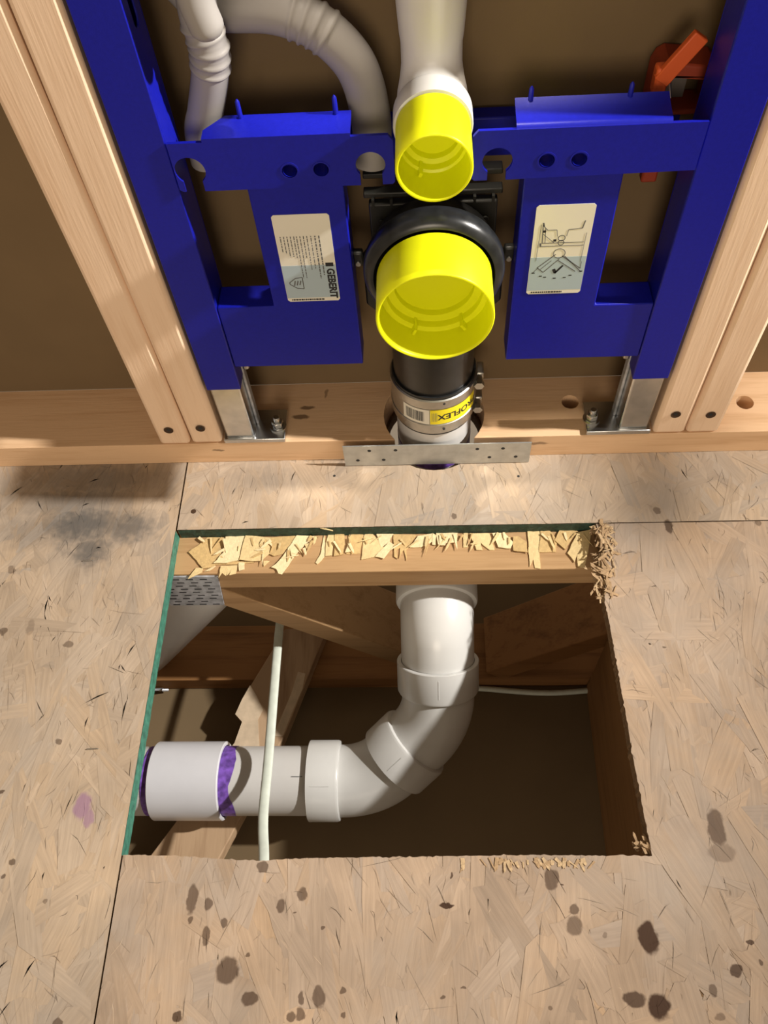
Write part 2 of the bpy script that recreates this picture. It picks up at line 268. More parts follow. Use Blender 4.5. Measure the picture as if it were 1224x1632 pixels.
# ================================================================== the setting
rng = random.Random(7)
def clip(poly, reg):
    for i in range(len(reg)):
        ax, ay = reg[i]; bx, by = reg[(i+1) % len(reg)]; out = []
        side = lambda p: (bx-ax)*(p[1]-ay)-(by-ay)*(p[0]-ax)
        for j in range(len(poly)):
            p, q = poly[j], poly[(j+1) % len(poly)]; sp, sq = side(p), side(q)
            if sp >= 0: out.append(p)
            if (sp > 0 and sq < 0) or (sp < 0 and sq > 0):
                t = sp/(sp-sq); out.append((p[0]+(q[0]-p[0])*t, p[1]+(q[1]-p[1])*t))
        poly = out
        if len(poly) < 3: return None
    return poly
def strands(parent, regions, bounds, n, ncrack, seed, mean=90, tint=(1, 1, 1)):
    R = random.Random(seed); V = []; F = []; UV = []; CL = []
    x0, x1, y0, y1 = bounds
    for i in range(n+ncrack):
        crack = i >= n
        cx, cy = R.uniform(x0, x1), R.uniform(y0, y1)
        a = math.radians(R.gauss(mean, 24) if R.random() < .8 else R.uniform(0, 180))
        if crack: Ln = R.uniform(4, 24)*(2.2 if R.random() < .25 else 1); W = R.uniform(.15, .6)
        else: Ln = R.uniform(60, 150); W = R.uniform(10, 34)
        ca, sa = math.cos(a), math.sin(a); h, k = Ln/2, W/2
        if crack:
            bw = R.uniform(-2, 2); loc = [(-h, 0), (-h*.3, -k+bw*.6), (h*.4, -k+bw), (h, R.uniform(-1, 1)), (h*.3, k+bw), (-h*.4, k+bw*.5)]
        else:
            e1, e2 = R.uniform(-.5, .5)*W, R.uniform(-.5, .5)*W; b1, b2 = R.uniform(-1.2, 1.2), R.uniform(-1.2, 1.2)
            tp = R.uniform(.55, 1)
            loc = [(-h+e1, -k*tp), (0, -k+b1), (h-e2, -k), (h+R.uniform(-6, 3), -k*.3), (h+R.uniform(-6, 3), k*.3), (h+e2, k), (0, k+b2), (-h-e1, k*tp), (-h+R.uniform(-3, 6), 0)]
        poly = [(cx+u*ca-v*sa, cy+u*sa+v*ca) for u, v in loc]
        if crack:
            u_ = R.random(); tone = R.uniform(.25, .55) if u_ < .3 else (R.uniform(.6, .85) if u_ < .85 else 1.35); col = (.40*tone, .30*tone, .21*tone)
        else:
            v = R.gauss(1, .05); wv = R.gauss(0, .02)
            if R.random() < .10: v *= .93
            col = (.41*v*(1+wv)*tint[0], .315*v*tint[1], .228*v*(1-wv*1.6)*tint[2])
        zb = -.95+.9*i/n if not crack else .06
        tu, tv = R.gauss(0, .0022), R.gauss(0, .009)
        if crack: tu = tv = 0
        ou, ov = R.uniform(0, 50), R.uniform(0, 50)
        for reg in regions:
            xs = [p[0] for p in reg]; ys = [p[1] for p in reg]
            px = [p[0] for p in poly]; py = [p[1] for p in poly]
            if max(px) < min(xs) or min(px) > max(xs) or max(py) < min(ys) or min(py) > max(ys): continue
            q = clip(poly, reg)
            if not q: continue
            base = len(V)
            for p in q:
                du, dv = (p[0]-cx)*ca+(p[1]-cy)*sa, -(p[0]-cx)*sa+(p[1]-cy)*ca
                V.append((p[0], p[1], zb+tu*du+tv*dv)); UV.append((ou+du*S, ov+dv*S)); CL.append(col)
            F.append(tuple(range(base, len(V))))
    mb = MB(); mb.v = V; mb.f = F; mb.col = CL
    o = obj('strand_surface', mb, M['osb'], parent, smooth=0, kind='stuff', recalc=False)
    ul = o.data.uv_layers.new(name='grain')
    ul.data.foreach_set('uv', [c for l in o.data.loops for c in UV[l.vertex_index]])
    return o
floor = thing('floor', (0, -400, -19), kind='structure'); floor['label'] = 'worn oriented strand board subfloor with a cut-out access hole'
XL, XR = -305.2, -303.2                                   # joint between the left sheet and the others
# left sheet
lp = obj('osb_panel', MB().box(-900, XL, -1000, 85, -18, -1), M['osbedge'], floor, smooth=0)
strands(lp, [[(-900, -1000), (XL, -1000), (XL, 3), (-900, 3)]], (-640, XL+20, -720, 20), 1500, 900, 11, 84, (1.0, 1.0, .99))
gr = MB(); ny = 60
vs = [(XL+.15+rng.uniform(0, .5), -453+i*(453-97)/ny, z+rng.uniform(-.4, .4)) for i in range(ny+1) for z in (-18, -12, -6, -.3)]
gr.add(vs, [(i*4+k, (i+1)*4+k, (i+1)*4+k+1, i*4+k+1) for i in range(ny) for k in range(3)])
obj('painted_edge', gr, M['green'], lp, smooth=0, label='rough green painted edge of the sheet')
# back strip with the pipe hole
HC = circle(0, 38, 57, 40)
bs = obj('osb_panel', MB().plate([[(XR, -96), (1400, -96), (1400, 85), (XR, 85)], HC[::-1]], XY, -18, -1), M['osbedge'], floor, smooth=0)
regs = [[(XR, -96), (-57, -96), (-57, 3), (XR, 3)], [(57, -96), (1400, -96), (1400, 3), (57, 3)], [(-57, -96), (57, -96), (57, -19), (-57, -19)]]
arc = [(-57*math.cos(t), 38-57*math.sin(t)) for t in [PI*i/16 for i in range(17)]]
for i in range(16):
    (ax, ay), (bx, by) = arc[i], arc[i+1]
    regs.append([(ax, -19), (bx, -19), (bx, min(by, 3)), (ax, min(ay, 3))])
strands(bs, regs, (XR-20, 640, -110, 12), 520, 380, 12, 86, (1.03, 1.03, 1.02))
gr = MB(); nx = 90
vs = [(XR+1+i*(484)/nx, -96.2-rng.uniform(0, .7), z+rng.uniform(-.5, .5)) for i in range(nx+1) for z in (-18, -12, -6, -.3)]
gr.add(vs, [(i*4+k, (i+1)*4+k, (i+1)*4+k+1, i*4+k+1) for i in range(nx) for k in range(3)])
obj('painted_edge', gr, M['greendark'], bs, smooth=0, label='dark green painted edge of the back strip')
# main sheet with the cut-out
RE = [(182, -97.4), (183, -118), (188, -134), (187, -160), (182, -178), (180, -196), (181, -214), (182, -233), (183.4, -265), (184, -294), (185.5, -335), (186.4, -370), (188, -400), (189.4, -428), (190.6, -452)]
FE = [(-303.4, -453), (-298, -453), (-270, -453.3), (-241, -454), (-215, -455.6), (-192, -457), (-169, -457.3), (-145, -456), (-122, -455), (-60, -454), (-4, -453), (40, -452.4), (83, -451.6), (130, -452), (168, -451.6), (190.6, -452)]
def ragged(P, amp, step, seed, vert):
    R = random.Random(seed); out = []
    for i in range(len(P)-1):
        (ax, ay), (bx, by) = P[i], P[i+1]; n = max(1, int(math.hypot(bx-ax, by-ay)/step))
        for k in range(n):
            t = k/n; j = R.gauss(0, amp)
            out.append((ax+(bx-ax)*t+(j if vert else 0), ay+(by-ay)*t+(0 if vert else j)))
    return out+[P[-1]]
RE = ragged(RE, .3, 3, 3, True); FE = ragged(FE, .35, 3, 4, False)
out = [(XR, -1000), (1400, -1000), (1400, -97.2)]+RE+FE[::-1][1:]
mp_ = obj('osb_panel', MB().plate([out], XY, -18, -1), M['osbedge'], floor, smooth=0)
regs = [[(RE[i+1][0], RE[i+1][1]), (1400, RE[i+1][1]), (1400, RE[i][1]), (RE[i][0], RE[i][1])] for i in range(len(RE)-1)]
regs += [[(FE[i][0], -1000), (FE[i+1][0], -1000), (FE[i+1][0], FE[i+1][1]), (FE[i][0], FE[i][1])] for i in range(len(FE)-1)]
regs += [[(190.6, -1000), (1400, -1000), (1400, -452), (190.6, -452)]]
strands(mp_, regs, (XR-20, 620, -720, -85), 2100, 1400, 13, 97, (.93, .895, .875))
# torn fibres at the broken corner and along the cut edges: children of the main sheet
def chip(parent, pts, z0, th, tilt=(0, 0), m='splinter', name='splinter', curl=0):
    cx = sum(p[0] for p in pts)/len(pts); cy = sum(p[1] for p in pts)/len(pts)
    f = lambda a, b, d: (a, b, z0+d+tilt[0]*(a-cx)+tilt[1]*(b-cy))
    return obj(name, MB().plate([pts], f, 0, th), M[m], parent, smooth=0)
for i in range(120):
    y = rng.uniform(-190, -98); x = rng.gauss(188 if y > -150 else 181, 6.5); a = rng.gauss(1.75, .7); Ln = rng.uniform(5, 18); W = rng.uniform(1, 4.5)
    ca, sa = math.cos(a), math.sin(a)
    pts = [(x+u*ca-v*sa, y+u*sa+v*ca) for u, v in [(-Ln/2, -W/2), (Ln/2, -W/3), (Ln/2+rng.uniform(-4, 3), 0), (Ln/2-1, W/2), (-Ln/2+rng.uniform(-3, 3), W/3)]]
    zz = rng.uniform(-8, .8) if x < 184 else rng.uniform(-.2, 1.4)
    chip(mp_, pts, zz, rng.uniform(.4, 1.0), (rng.gauss(0, .10), rng.gauss(0, .09)), rng.choice(('splinter2', 'splinter2', 'splinter3')))
for i in range(40):
    x = rng.gauss(85, 32) if i < 40 else rng.uniform(-290, 20); Ln = rng.uniform(3, 13); W = rng.uniform(1, 4); a = rng.gauss(-1.57, .5)
    ca, sa = math.cos(a), math.sin(a); y = -454-rng.uniform(0, 4)
    if x > 180: continue
    pts = [(x+u*ca-v*sa, y+u*sa+v*ca) for u, v in [(0, -W/2), (Ln*.7, -W/3), (Ln, 0), (Ln*.8, W/2), (0, W/2)]]
    chip(mp_, pts, .12+.01*i, .3, (0, rng.uniform(-.01, .01)), rng.choice(('splinter2', 'splinter3')))
for i in range(14):
    x = rng.uniform(178, 191); y = rng.uniform(-451, -436); Ln = rng.uniform(6, 14); W = rng.uniform(2, 5); a = rng.uniform(1.8, 3.6); ca, sa = math.cos(a), math.sin(a)
    pts = [(x+u*ca-v*sa, y+u*sa+v*ca) for u, v in [(-Ln/2, -W/2), (Ln/2, -W/3), (Ln/2+2, 0), (Ln/2-1, W/2), (-Ln/2, W/3)]]
    chip(mp_, pts, rng.uniform(-9, -2), .8, (rng.gauss(0, .2), rng.gauss(0, .2)), 'splinter2')
# staples and nail heads in the sheets
for par, x, y, k in ((lp, -402, -136, 0), (lp, -353, -353, 0), (bs, -287, -71, 1), (bs, -121, -24, 1), (bs, 99, -30, 1)):
    if k: o = obj('nail_head', MB().lathe((x, y, -.2), (0, 0, 1), [(0, .1), (.5, .1), (.5, 3.0 if x < -200 else 1.4), (.2, 3.2 if x < -200 else 1.6)], 12), M['slotm'] if x > -200 else M['knotscrew'], par)
    else: o = obj('staple', MB().tube([(x-6, y, -.6), (x-5.6, y, .9), (x+5.6, y+.6, .9), (x+6, y+.6, -.6)], .6, 8), M['steel'], par)

# back drywall of the wall bays and the drywall ceiling under the floor cavity
obj('wall_back', MB().box(-900, 1400, 89, 101, 38, 1100), M['drywall'], kind='structure', label='brown paper back of the drywall behind the studs')
obj('ceiling', MB().box(-700, 700, -700, 200, -418, -405), M['ceilpaper'], kind='structure', label='brown back of the ceiling drywall below the floor cavity')

# ================================================================== wall framing
r0 = 60; a0 = math.asin(-38/r0)
notch = [(r0*math.cos(t), 38+r0*math.sin(t)) for t in [PI-a0-(PI-2*a0)*i/28 for i in range(29)]]
loop = [(-900, 0)]+notch+[(1400, 0), (1400, 89), (-900, 89)]
sole = obj('sole_plate', MB().plate([loop, circle(163, 50, 10, 18)[::-1], circle(366, 43, 10, 18)[::-1]], XY, 0, 38), M['sole'], bevel=1.5, smooth=0,
           label='notched wooden sole plate lying along the foot of the stud wall', cat='lumber')
studs = [(-327, 'outer wooden stud of the pair left of the blue frame', 0), (-289, 'inner wooden stud beside the left post of the blue frame', 1),
         (251, 'inner wooden stud beside the right post of the blue frame', 0), (289, 'outer wooden stud of the pair right of the blue frame', 1)]
SX = {0: -309, 1: -271, 2: 270, 3: 309}; SZ = {0: 67, 1: 69, 2: 74, 3: 72}
for i, (x, lb, _) in enumerate(studs):
    t = thing('wall_stud', (x+19, 44, 38), lb, 'stud', 'doubled studs either side of the frame')
    mb = MB(); n = 40                                              # slightly bowed edges
    R = random.Random(20+i); ph = R.uniform(0, 6)
    for k in range(n+1):
        z = 38+(1100-38)*k/n; d = .9*math.sin(z*.011+ph); e = .7*math.sin(z*.008+ph*2)
        mb.v += [(x+.6+d*.5, 0+e*.6, z), (x+37.4+d*.5, 0+e*.6, z), (x+37.4+d*.5, 89, z), (x+.6+d*.5, 89, z)]
    for k in range(n):
        for j in range(4): mb.f.append((k*4+j, k*4+(j+1) % 4, k*4+4+(j+1) % 4, k*4+4+j))
    mb.f += [(3, 2, 1, 0), tuple(n*4+j for j in range(4))]
    obj('board', mb, M['stud'], t, bevel=4.5, smooth=50)
    s = obj('countersunk_hole', MB().lathe((SX[i], -1.5, SZ[i]), (0, 1, 0), [(.2, 5.6), (.4, 4.6), (.9, 3.6), (.9, .1)], 18), M['knotscrew'], t, label='dark countersunk screw hole')
    obj('screw', MB().lathe((SX[i], -1.5, SZ[i]), (0, 1, 0), [(.55, .1), (.55, 2.0), (1.0, 2.6)], 14), M['slotm'], s)

# added off-frame post whose peg casts the soft shadow on the right floor
t1 = MB(); t1.box(1150, 1226, 0, 89, 38, 1100); t1.box(1174, 1198, -148, 0, 942, 963)
obj('shadow_post_1', t1, M['stud'], kind='structure', bevel=3, label='added unseen wooden post with a peg that shades the right floor')

# ================================================================== blue toilet carrier frame
fr = thing('toilet_carrier_frame', (0, 20, 38), 'blue steel wall-hung toilet carrier frame standing between the studs', 'carrier frame')
KH = lambda cx, cz, r, hw, zb: [(cx-hw, zb)]+[(cx+r*math.cos(t), cz+r*math.sin(t)) for t in
      [(-PI/2-math.asin(hw/r))-(2*PI-2*math.asin(hw/r))*i/22 for i in range(23)]]+[(cx+hw, zb)]
for s in (-1, 1):
    X = lambda x: s*x
    # upright: square tube with an oblong hole in the inner side
    mb = MB(); x0, x1 = 247.5, 210.0
    mb.box(*sorted((X(x0), X(x1))), 0, 1.8, 135, 1100); mb.box(*sorted((X(x0), X(x0-1.8))), 1.8, 40, 135, 1100); mb.box(*sorted((X(x0-1.8), X(x1))), 38.2, 40, 135, 1100)
    ob = []
    for zc in (532, 760): ob.append([(20+6*math.cos(t), zc+(14 if math.sin(t) >= 0 else -14)+6*math.sin(t)) for t in [2*PI*i/20 for i in range(20)]][::-1])
    mb.plate([[(1.8, 135), (38.2, 135), (38.2, 1100), (1.8, 1100)]]+ob, lambda a, b, d: (X(d), a, b), 210, 211.8)
    up = obj('upright', mb, M['blue'], fr, bevel=.9, smooth=40)
    # mounting bracket with flange
    o = [(X(209), 433), (X(209), 391)]
    if s < 0: o += [(-206, 389)]; o += KH(-196, 408, 12.5, 8, 389)
    o += [(X(62), 389)]
    o += (KH(-50, 407, 12, 9, 389) if s < 0 else list(reversed([(2*0-0, 0)]))[:0])
    if s > 0: o += [(60, 389), (60, 389.01)][:0]+list(reversed(KH(51, 406, 12, 7.5, 389)))
    o += [(X(33), 389), (X(31), 391), (X(31), 428), (X(35), 433)]
    if s < 0: o = [o[0], o[1]]+o[2:]
    ho = [circle(X(90), 405, 6.2, 18)[::-1], circle(X(115.5), 404.5, 6.2, 18)[::-1]]
    # drop duplicate points
    oo = []
    for p in o:
        if not oo or math.hypot(p[0]-oo[-1][0], p[1]-oo[-1][1]) > .05: oo.append(p)
    br = obj('mounting_bracket', MB().plate([oo]+ho, XZ, -1.5, 1.5), M['blue'], fr, smooth=30)
    for hx in (90, 115.5):
        obj('threaded_insert', MB().lathe((X(hx), -1.8, 405), (0, 1, 0), [(0, 6.2), (0, 7.6), (1.5, 7.8), (1.5, 6.2), (16, 5.6), (16, 4.8), (0, 5.4)], 20), M['blue'], br)
    fl = [(X(64), -1.5), (X(180.5), -1.5), (X(180.5), 10), (X(165), 28), (X(64), 28)] if s < 0 else [(64, -1.5), (180, -1.5), (180, 20), (176, 26), (64, 26)]
    mb = MB()
    if s < 0: mb.plate([fl], XY, 433, 436)
    else:                                            # rolled flange
        n = 10; pr = [(-1.5, 430)]+[(4-5.5*math.cos(t), 436-1+5.5*math.sin(t)-4.5) for t in [PI/2*i/6 for i in range(1, 7)]]+[(12, 437), (20, 438.5), (27, 441)]
        mb.add([(x, a, b) for x in (64, 182) for a, b in pr]+[(x, a, b-2.4) for x in (64, 182) for a, b in pr],
               [(i, i+1, len(pr)+i+1, len(pr)+i) for i in range(len(pr)-1)]+[(2*len(pr)+i, 3*len(pr)+i, 3*len(pr)+i+1, 2*len(pr)+i+1) for i in range(len(pr)-1)]
               + [(i, 2*len(pr)+i, 2*len(pr)+i+1, i+1) for i in range(len(pr)-1)]+[(len(pr)+i, len(pr)+i+1, 3*len(pr)+i+1, 3*len(pr)+i) for i in range(len(pr)-1)])
    obj('flange', mb, M['blue'], br, smooth=40)
    for px in (76, 152):
        obj('pin', MB().lathe((X(px), 25, 436), (0, 0, 1), [(0, .1), (0, 2.2), (13, 1.8), (15, .6), (15, .1)], 10), M['blue'], br)
    # L-shaped gusset with box depth
    zc = 254 if s < 0 else 243
    L_ = [(X(74), 169), (X(209.5), 169), (X(209.5), zc), (X(154), zc), (X(154), 390), (X(74), 390)]
    gp = obj('gusset_panel', MB().plate([L_], XZ, 2, 32), M['blue'], fr, bevel=1.2, smooth=40)
    # adjustable foot
    ft = obj('foot_post', MB().box(*sorted((X(246), X(212))), 3, 38, 45, 230), M['chrome'], fr, bevel=2.5, label='zinc plated foot post')
    fp = obj('foot_plate', MB().box(*sorted((X(249), X(176))), -.5, 44, 38.1, 45), M['chrome'], fr, bevel=1, label='zinc plated foot plate')
    obj('rail', MB().box(*sorted((X(212), X(208.5))), 22, 33, 45, 168), M['galv'], fr, bevel=1.5)
    obj('clip', MB().box(*sorted((X(206.5), X(199))), 14, 24, 150, 163), M['steel'], fr, bevel=2.5)
    bx_ = 185 if s < 0 else 183
    bo = obj('bolt', MB().lathe((X(bx_), 18, 45), (0, 0, 1), [(4, .1), (4, 4.2), (17, 4.2), (18, 3.2), (18, .1)], 16), M['chrome'], fr)
    hx_ = [(X(bx_)+7.2*math.cos(t), 18+7.2*math.sin(t)) for t in [PI/3*i+.3 for i in range(6)]]
    obj('nut', MB().plate([hx_], XY, 48, 56), M['chrome'], bo, bevel=.8)
    obj('washer', MB().lathe((X(bx_), 18, 45), (0, 0, 1), [(0, 4.3), (0, 10), (2.4, 10), (2.4, 4.3)], 24, True), M['chrome'], bo)
obj('rear_bar', MB().box(-210, 210, 70, 86, 360, 397), M['blue'], fr, bevel=1.5, label='dark blue rear bar behind the flush pipe')

# printed labels on the gussets
def bars(mb, y, x0, z0, dx, dz): mb.box(min(x0, x0+dx), max(x0, x0+dx), y-.05, y+.05, min(z0, z0+dz), max(z0, z0+dz))
def seg(mb, y, p, q, w):
    p, q = Vector((p[0], p[1], 0)), Vector((q[0], q[1], 0)); d = (q-p).normalized()*.5*w; n = Vector((-d.y, d.x, 0))
    P = [p-n-d*0, q-n, q+n, p+n]; mb.plate([[(v.x, v.y) for v in P]], XZ, y-.05, y+.05)
def text_mesh(body, size, fn, m, name, parent, bold=0, **kw):
    cu = bpy.data.curves.new('lettering', 'FONT'); cu.body = body; cu.size = size; cu.align_x = 'CENTER'; cu.align_y = 'CENTER'; cu.offset = bold; cu.resolution_u = 3
    to = bpy.data.objects.new('lettering', cu); COL.objects.link(to); dg = bpy.context.evaluated_depsgraph_get()
    me = bpy.data.meshes.new_from_object(to.evaluated_get(dg)); mb = MB()
    mb.add([fn(v.co.x, v.co.y) for v in me.vertices], [tuple(p.vertices) for p in me.polygons])
    bpy.data.objects.remove(to); bpy.data.curves.remove(cu); bpy.data.meshes.remove(me)
    return obj(name, mb, M[m], parent, smooth=0, **kw)
YL = 1.6
rr = lambda x0, x1, z0, z1, r=2: [(x0+r, z0), (x1-r, z0), (x1, z0+r), (x1, z1-r), (x1-r, z1), (x0+r, z1), (x0, z1-r), (x0, z0+r)]
R = random.Random(5)
lab = obj('information_label', MB().plate([rr(-139, -89, 260, 360)], XZ, YL, 2.0), M['white'], fr, smooth=0, label='white and pale blue printed label with black lettering')
obj('tinted_band', MB().box(-138.8, -89.2, YL-.08, YL, 264.5, 304), M['pale'], lab, smooth=0)
text_mesh('GEBERIT', 9.6, lambda a, b: (-94.6+b, YL-.16, 281.5-a), 'ink', 'lettering', lab, .42)
mb = MB(); mb.box(-98.2, -91, YL-.2, YL-.1, 302.2, 306.4); obj('logo_square', mb, M['ink'], lab, smooth=0)
mb = MB()
for i, (x, z1, z0) in enumerate([(-101, 337, 292), (-104.5, 337, 288), (-108, 337, 300), (-111.5, 337, 299), (-114.5, 337, 312), (-117.5, 337, 289), (-120.5, 337, 289), (-123, 337, 313), (-126, 337, 314), (-129, 337, 314), (-132, 337, 318), (-135, 337, 320)]):
    z = z1
    while z > z0:
        l = R.uniform(1.2, 4.5); bars(mb, YL-.14, x, max(z-l, z0), 1.15 if i < 2 else .8, min(l, z-z0)); z -= l+.9
obj('small_print', mb, M['inkgrey'], lab, smooth=0, kind='stuff')
mb = MB(); sh = [(-134, 284), (-128, 289), (-121.5, 290), (-121.5, 276), (-128, 277), (-134, 282)]
for i in range(len(sh)): seg(mb, YL-.16, sh[i], sh[(i+1) % len(sh)], .9)
for k in range(3): seg(mb, YL-.16, (-130+k*2.6, 280+k*.4), (-128.5+k*2.6, 286), 1.2)
obj('shield_mark', mb, M['inkgrey'], lab, smooth=0)
mb = MB(); x = -135
while x < -106: l = R.uniform(.8, 2.4); bars(mb, YL-.14, x, 261.4, l, 1.7); x += l+.5
obj('code_line', mb, M['ink'], lab, smooth=0, kind='stuff')
lab = obj('diagram_label', MB().plate([rr(87, 137, 260, 360)], XZ, YL, 2.0), M['white'], fr, smooth=0, label='white and pale blue printed label with a pipe diagram and black tick')
obj('tinted_band', MB().box(87.2, 136.8, YL-.08, YL, 264.5, 304), M['pale'], lab, smooth=0)
mb = MB(); D = lambda u, v: (87+u*50, 360-v*100)
for p, q, w in [((.15, .18), (.17, .22), 1.4), ((.17, .22), (.24, .26), .7), ((.24, .26), (.40, .26), .6), ((.60, .26), (.83, .25), .6), ((.83, .25), (.86, .17), 1.0), ((.15, .2), (.17, .4), .8), ((.2, .24), (.22, .4), .6), ((.16, .4), (.9, .4), .6), ((.16, .435), (.9, .435), .6), ((.14, .4), (.15, .44), 1.6),
                ((.40, .26), (.42, .33), .5), ((.60, .26), (.58, .33), .5), ((.44, .53), (.14, .68), .9), ((.52, .58), (.26, .735), .8), ((.14, .68), (.26, .735), .9), ((.38, .60), (.2, .70), .6), ((.56, .55), (.92, .70), 1.0), ((.50, .60), (.84, .735), .9), ((.60, .55), (.95, .745), .8), ((.06, .745), (.16, .68), .5), ((.92, .62), (.92, .70), .6),
                ((.12, .2), (.10, .6), .4), ((.92, .3), (.90, .62), .4), ((.17, .30), (.38, .40), .5)]:
    seg(mb, YL-.14, D(*p), D(*q), w)
for cx, cz, r in ((.50, .40, 2.6), (.50, .52, 5.2), (.50, .35, 3.0)):
    c0 = D(cx, cz); pts = circle(c0[0], c0[1], r, 14)
    for i in range(14): seg(mb, YL-.14, pts[i], pts[(i+1) % 14], .7)
obj('pipe_drawing', mb, M['inkgrey'], lab, smooth=0, kind='stuff')
mb = MB(); seg(mb, YL-.18, D(.44, .70), D(.48, .745), 3.0); seg(mb, YL-.18, D(.47, .75), D(.60, .66), 1.8)
obj('tick_mark', mb, M['ink'], lab, smooth=0)
mb = MB()
for u, v in ((.08, .745), (.22, .785), (.30, .80), (.48, .815), (.66, .81), (.76, .785), (.94, .74)):
    a, b_ = D(u, v); bars(mb, YL-.14, a-1.4, b_, 2.8, 1.1)
x = 91
while x < 120: l = R.uniform(.8, 2.4); bars(mb, YL-.14, x, 261.4, l, 1.7); x += l+.5
for (u, v) in ((.36, .385), (.16, .285)): a, b_ = D(u, v); bars(mb, YL-.14, a, b_, 2.6, 2.4)
obj('angle_marks', mb, M['ink'], lab, smooth=0, kind='stuff')

# black drain holder (part of the frame)
hp_ = [(-66, 236), (-58, 226), (-47.5, 226), (-47.5, 303)]+[(47.5*math.cos(t), 303+47.5*math.sin(t)) for t in [PI-PI*k/16 for k in range(1, 16)]]+[(47.5, 303), (47.5, 226), (58, 226), (66, 236), (66, 292), (56, 306), (56, 352), (-56, 352), (-56, 306), (-66, 292)]
hd = obj('drain_holder', MB().plate([hp_], XZ, 20.5, 30), M['holder'], fr, bevel=2, label='black plastic drain holder plate')
obj('holder_rail', MB().box(-60, 60, 24, 34, 356, 361), M['holder'], hd, bevel=1)
obj('holder_rail', MB().box(-60, 60, 34, 46, 368, 373), M['holder'], hd, bevel=1)
for x in (-52, -36, 36, 52): obj('rib', MB().box(x-1.2, x+1.2, 20, 34, 348, 357), M['holder'], hd)
for x in (-46, 46): obj('lug', MB().lathe((x, 18, 334), (0, 1, 0), [(0, .1), (0, 3), (6, 3)], 12), M['holder'], hd)
for x in (-70, 70):
    obj('side_clip', MB().box(x-5, x+5, 20, 28, 284, 300), M['holder'], hd, bevel=2)
    obj('clip_screw', MB().lathe((x, 18, 288), (0, 1, 0), [(0, .1), (0, 2.4), (3, 2.4)], 10), M['steel'], hd)

# ================================================================== drain bend, gasket, caps, flush pipe
dp = thing('drain_elbow', (0, 38, 75), 'black plastic drain elbow turning down behind the large yellow cap', 'pipe elbow')
mb = MB(); mb.tube([(0, -20, 305)]+arc_path((0, 38, 305), (0, 1, 0), (0, 0, -1), 50, 12)+[(0, 38, 100)], 44.5, 48)
obj('elbow_body', mb, M['black'], dp, smooth=60)
obj('collar', MB().lathe((0, 20, 303), (0, -1, 0), [(0, 46), (0, 55), (9, 56), (16, 55), (20, 46)], 56), M['black'], dp)
gk = MB().lathe((0, -1, 305), (0, -1, 0), [(0, 46), (0, 61), (5, 63), (13, 63), (18, 61), (21, 57), (21.5, 54), (19, 53.2), (10, 53), (6, 46)], 64)
obj('rubber_gasket', gk, M['rubber'], label='thick black rubber gasket ring around the large yellow cap', cat='gasket', smooth=60)
def cap(name, c, r, y0, y1, label, ribs):
    t = thing(name, (0, y0, c-r), label, 'protective cap', 'yellow protective caps'); rr_ = r*.965
    k = lambda Y_: y0-Y_
    d = y0-y1
    prof = [(0, r*.90), (.6, r), (d-1.2, r), (d-.3, r-.5), (d, r-1.2), (d-.5, r-2.3), (d-2, rr_-1.2)]
    prof += [(d*.36, rr_-1.6), (d*.34, r*.84), (d*.20, r*.835), (d*.18, r*.70), (d*.05, r*.695), (d*.04, .1)]
    obj('cap_shell', MB().lathe((0, y0, c), (0, -1, 0), prof, 72), M['yellow'], t, smooth=50)
    for a in ribs:
        ca, sa = math.cos(a), math.sin(a); rm = r*.875
        obj('rib', MB().obox((ca*rm, y0-d*.33, c+sa*rm), (ca*r*.075, 0, sa*r*.075), (0, -d*.18, 0), (-sa*1.3, 0, ca*1.3)), M['yellow'], t)
    return t
cap('yellow_cap', 305, 51, -22, -72, 'large round yellow plastic cap on the drain outlet', (-2.0, -.95, .9, 2.3))
cap('yellow_cap', 439, 28.7, -4, -54, 'small round yellow plastic cap on the flush pipe', (-2.0, .2))
fp_ = thing('flush_pipe', (0, 48, 439), 'white plastic flush pipe curving forward into the small yellow cap', 'pipe')
pth = [(0, 48, 1100), (0, 48, 700), (0, 48, 560), (0, 48, 530), (0, 48, 505), (0, 48, 485)]; rad = [27, 27, 27, 26.8, 26, 24.6]
arc_ = arc_path((0, 48, 439), (0, 0, -1), (0, -1, 0), 38, 12); pth += arc_; rad += [23.6]*4+[24.2, 25, 26, 27]+[27.5]*5
pth += [(0, -6, 439)]; rad += [27]
obj('pipe_bend', MB().tube(pth, rad, 40), M['foam'], fp_, smooth=70)
obj('socket', MB().lathe((0, 21, 439), (0, -1, 0), [(0, 25), (2, 29.4), (6, 30.8), (22, 30.8), (24, 30.2), (24, 27)], 48), M['foam'], fp_, smooth=60)

# ================================================================== coupling and riser pipe
cp = thing('pipe_coupling', (0, 38, 70), 'shielded stainless band coupling with a yellow sticker on the drain pipe', 'coupling')
obj('rubber_sleeve', MB().lathe((0, 38, 66), (0, 0, 1), [(0, 45), (0, 47), (66, 47), (66, 45)], 56, True), M['rubber'], cp)
sd = obj('steel_shield', MB().lathe((0, 38, 70), (0, 0, 1), [(0, 47), (0, 48.3), (14, 48.3), (14.5, 49.2), (16, 49.2), (16.5, 48.3), (44, 48.3), (44.5, 49), (57, 49), (58, 47.2)], 72), M['steel'], cp, smooth=30)
cyl = lambda ang, z, r: (r*math.sin(ang), 38-r*math.cos(ang), z)
def wrap(a0, a1, z0, z1, r, m, name, par, n=14):
    mb = MB(); mb.add([cyl(a0+(a1-a0)*i/n, z, r) for i in range(n+1) for z in (z0, z1)], [(2*i, 2*i+2, 2*i+3, 2*i+1) for i in range(n)])
    return obj(name, mb, M[m], par, smooth=60)
ys = wrap(-.10, 1.15, 88, 113, 48.75, 'labely', 'yellow_sticker', sd); ys['label'] = 'yellow sticker with black lettering'
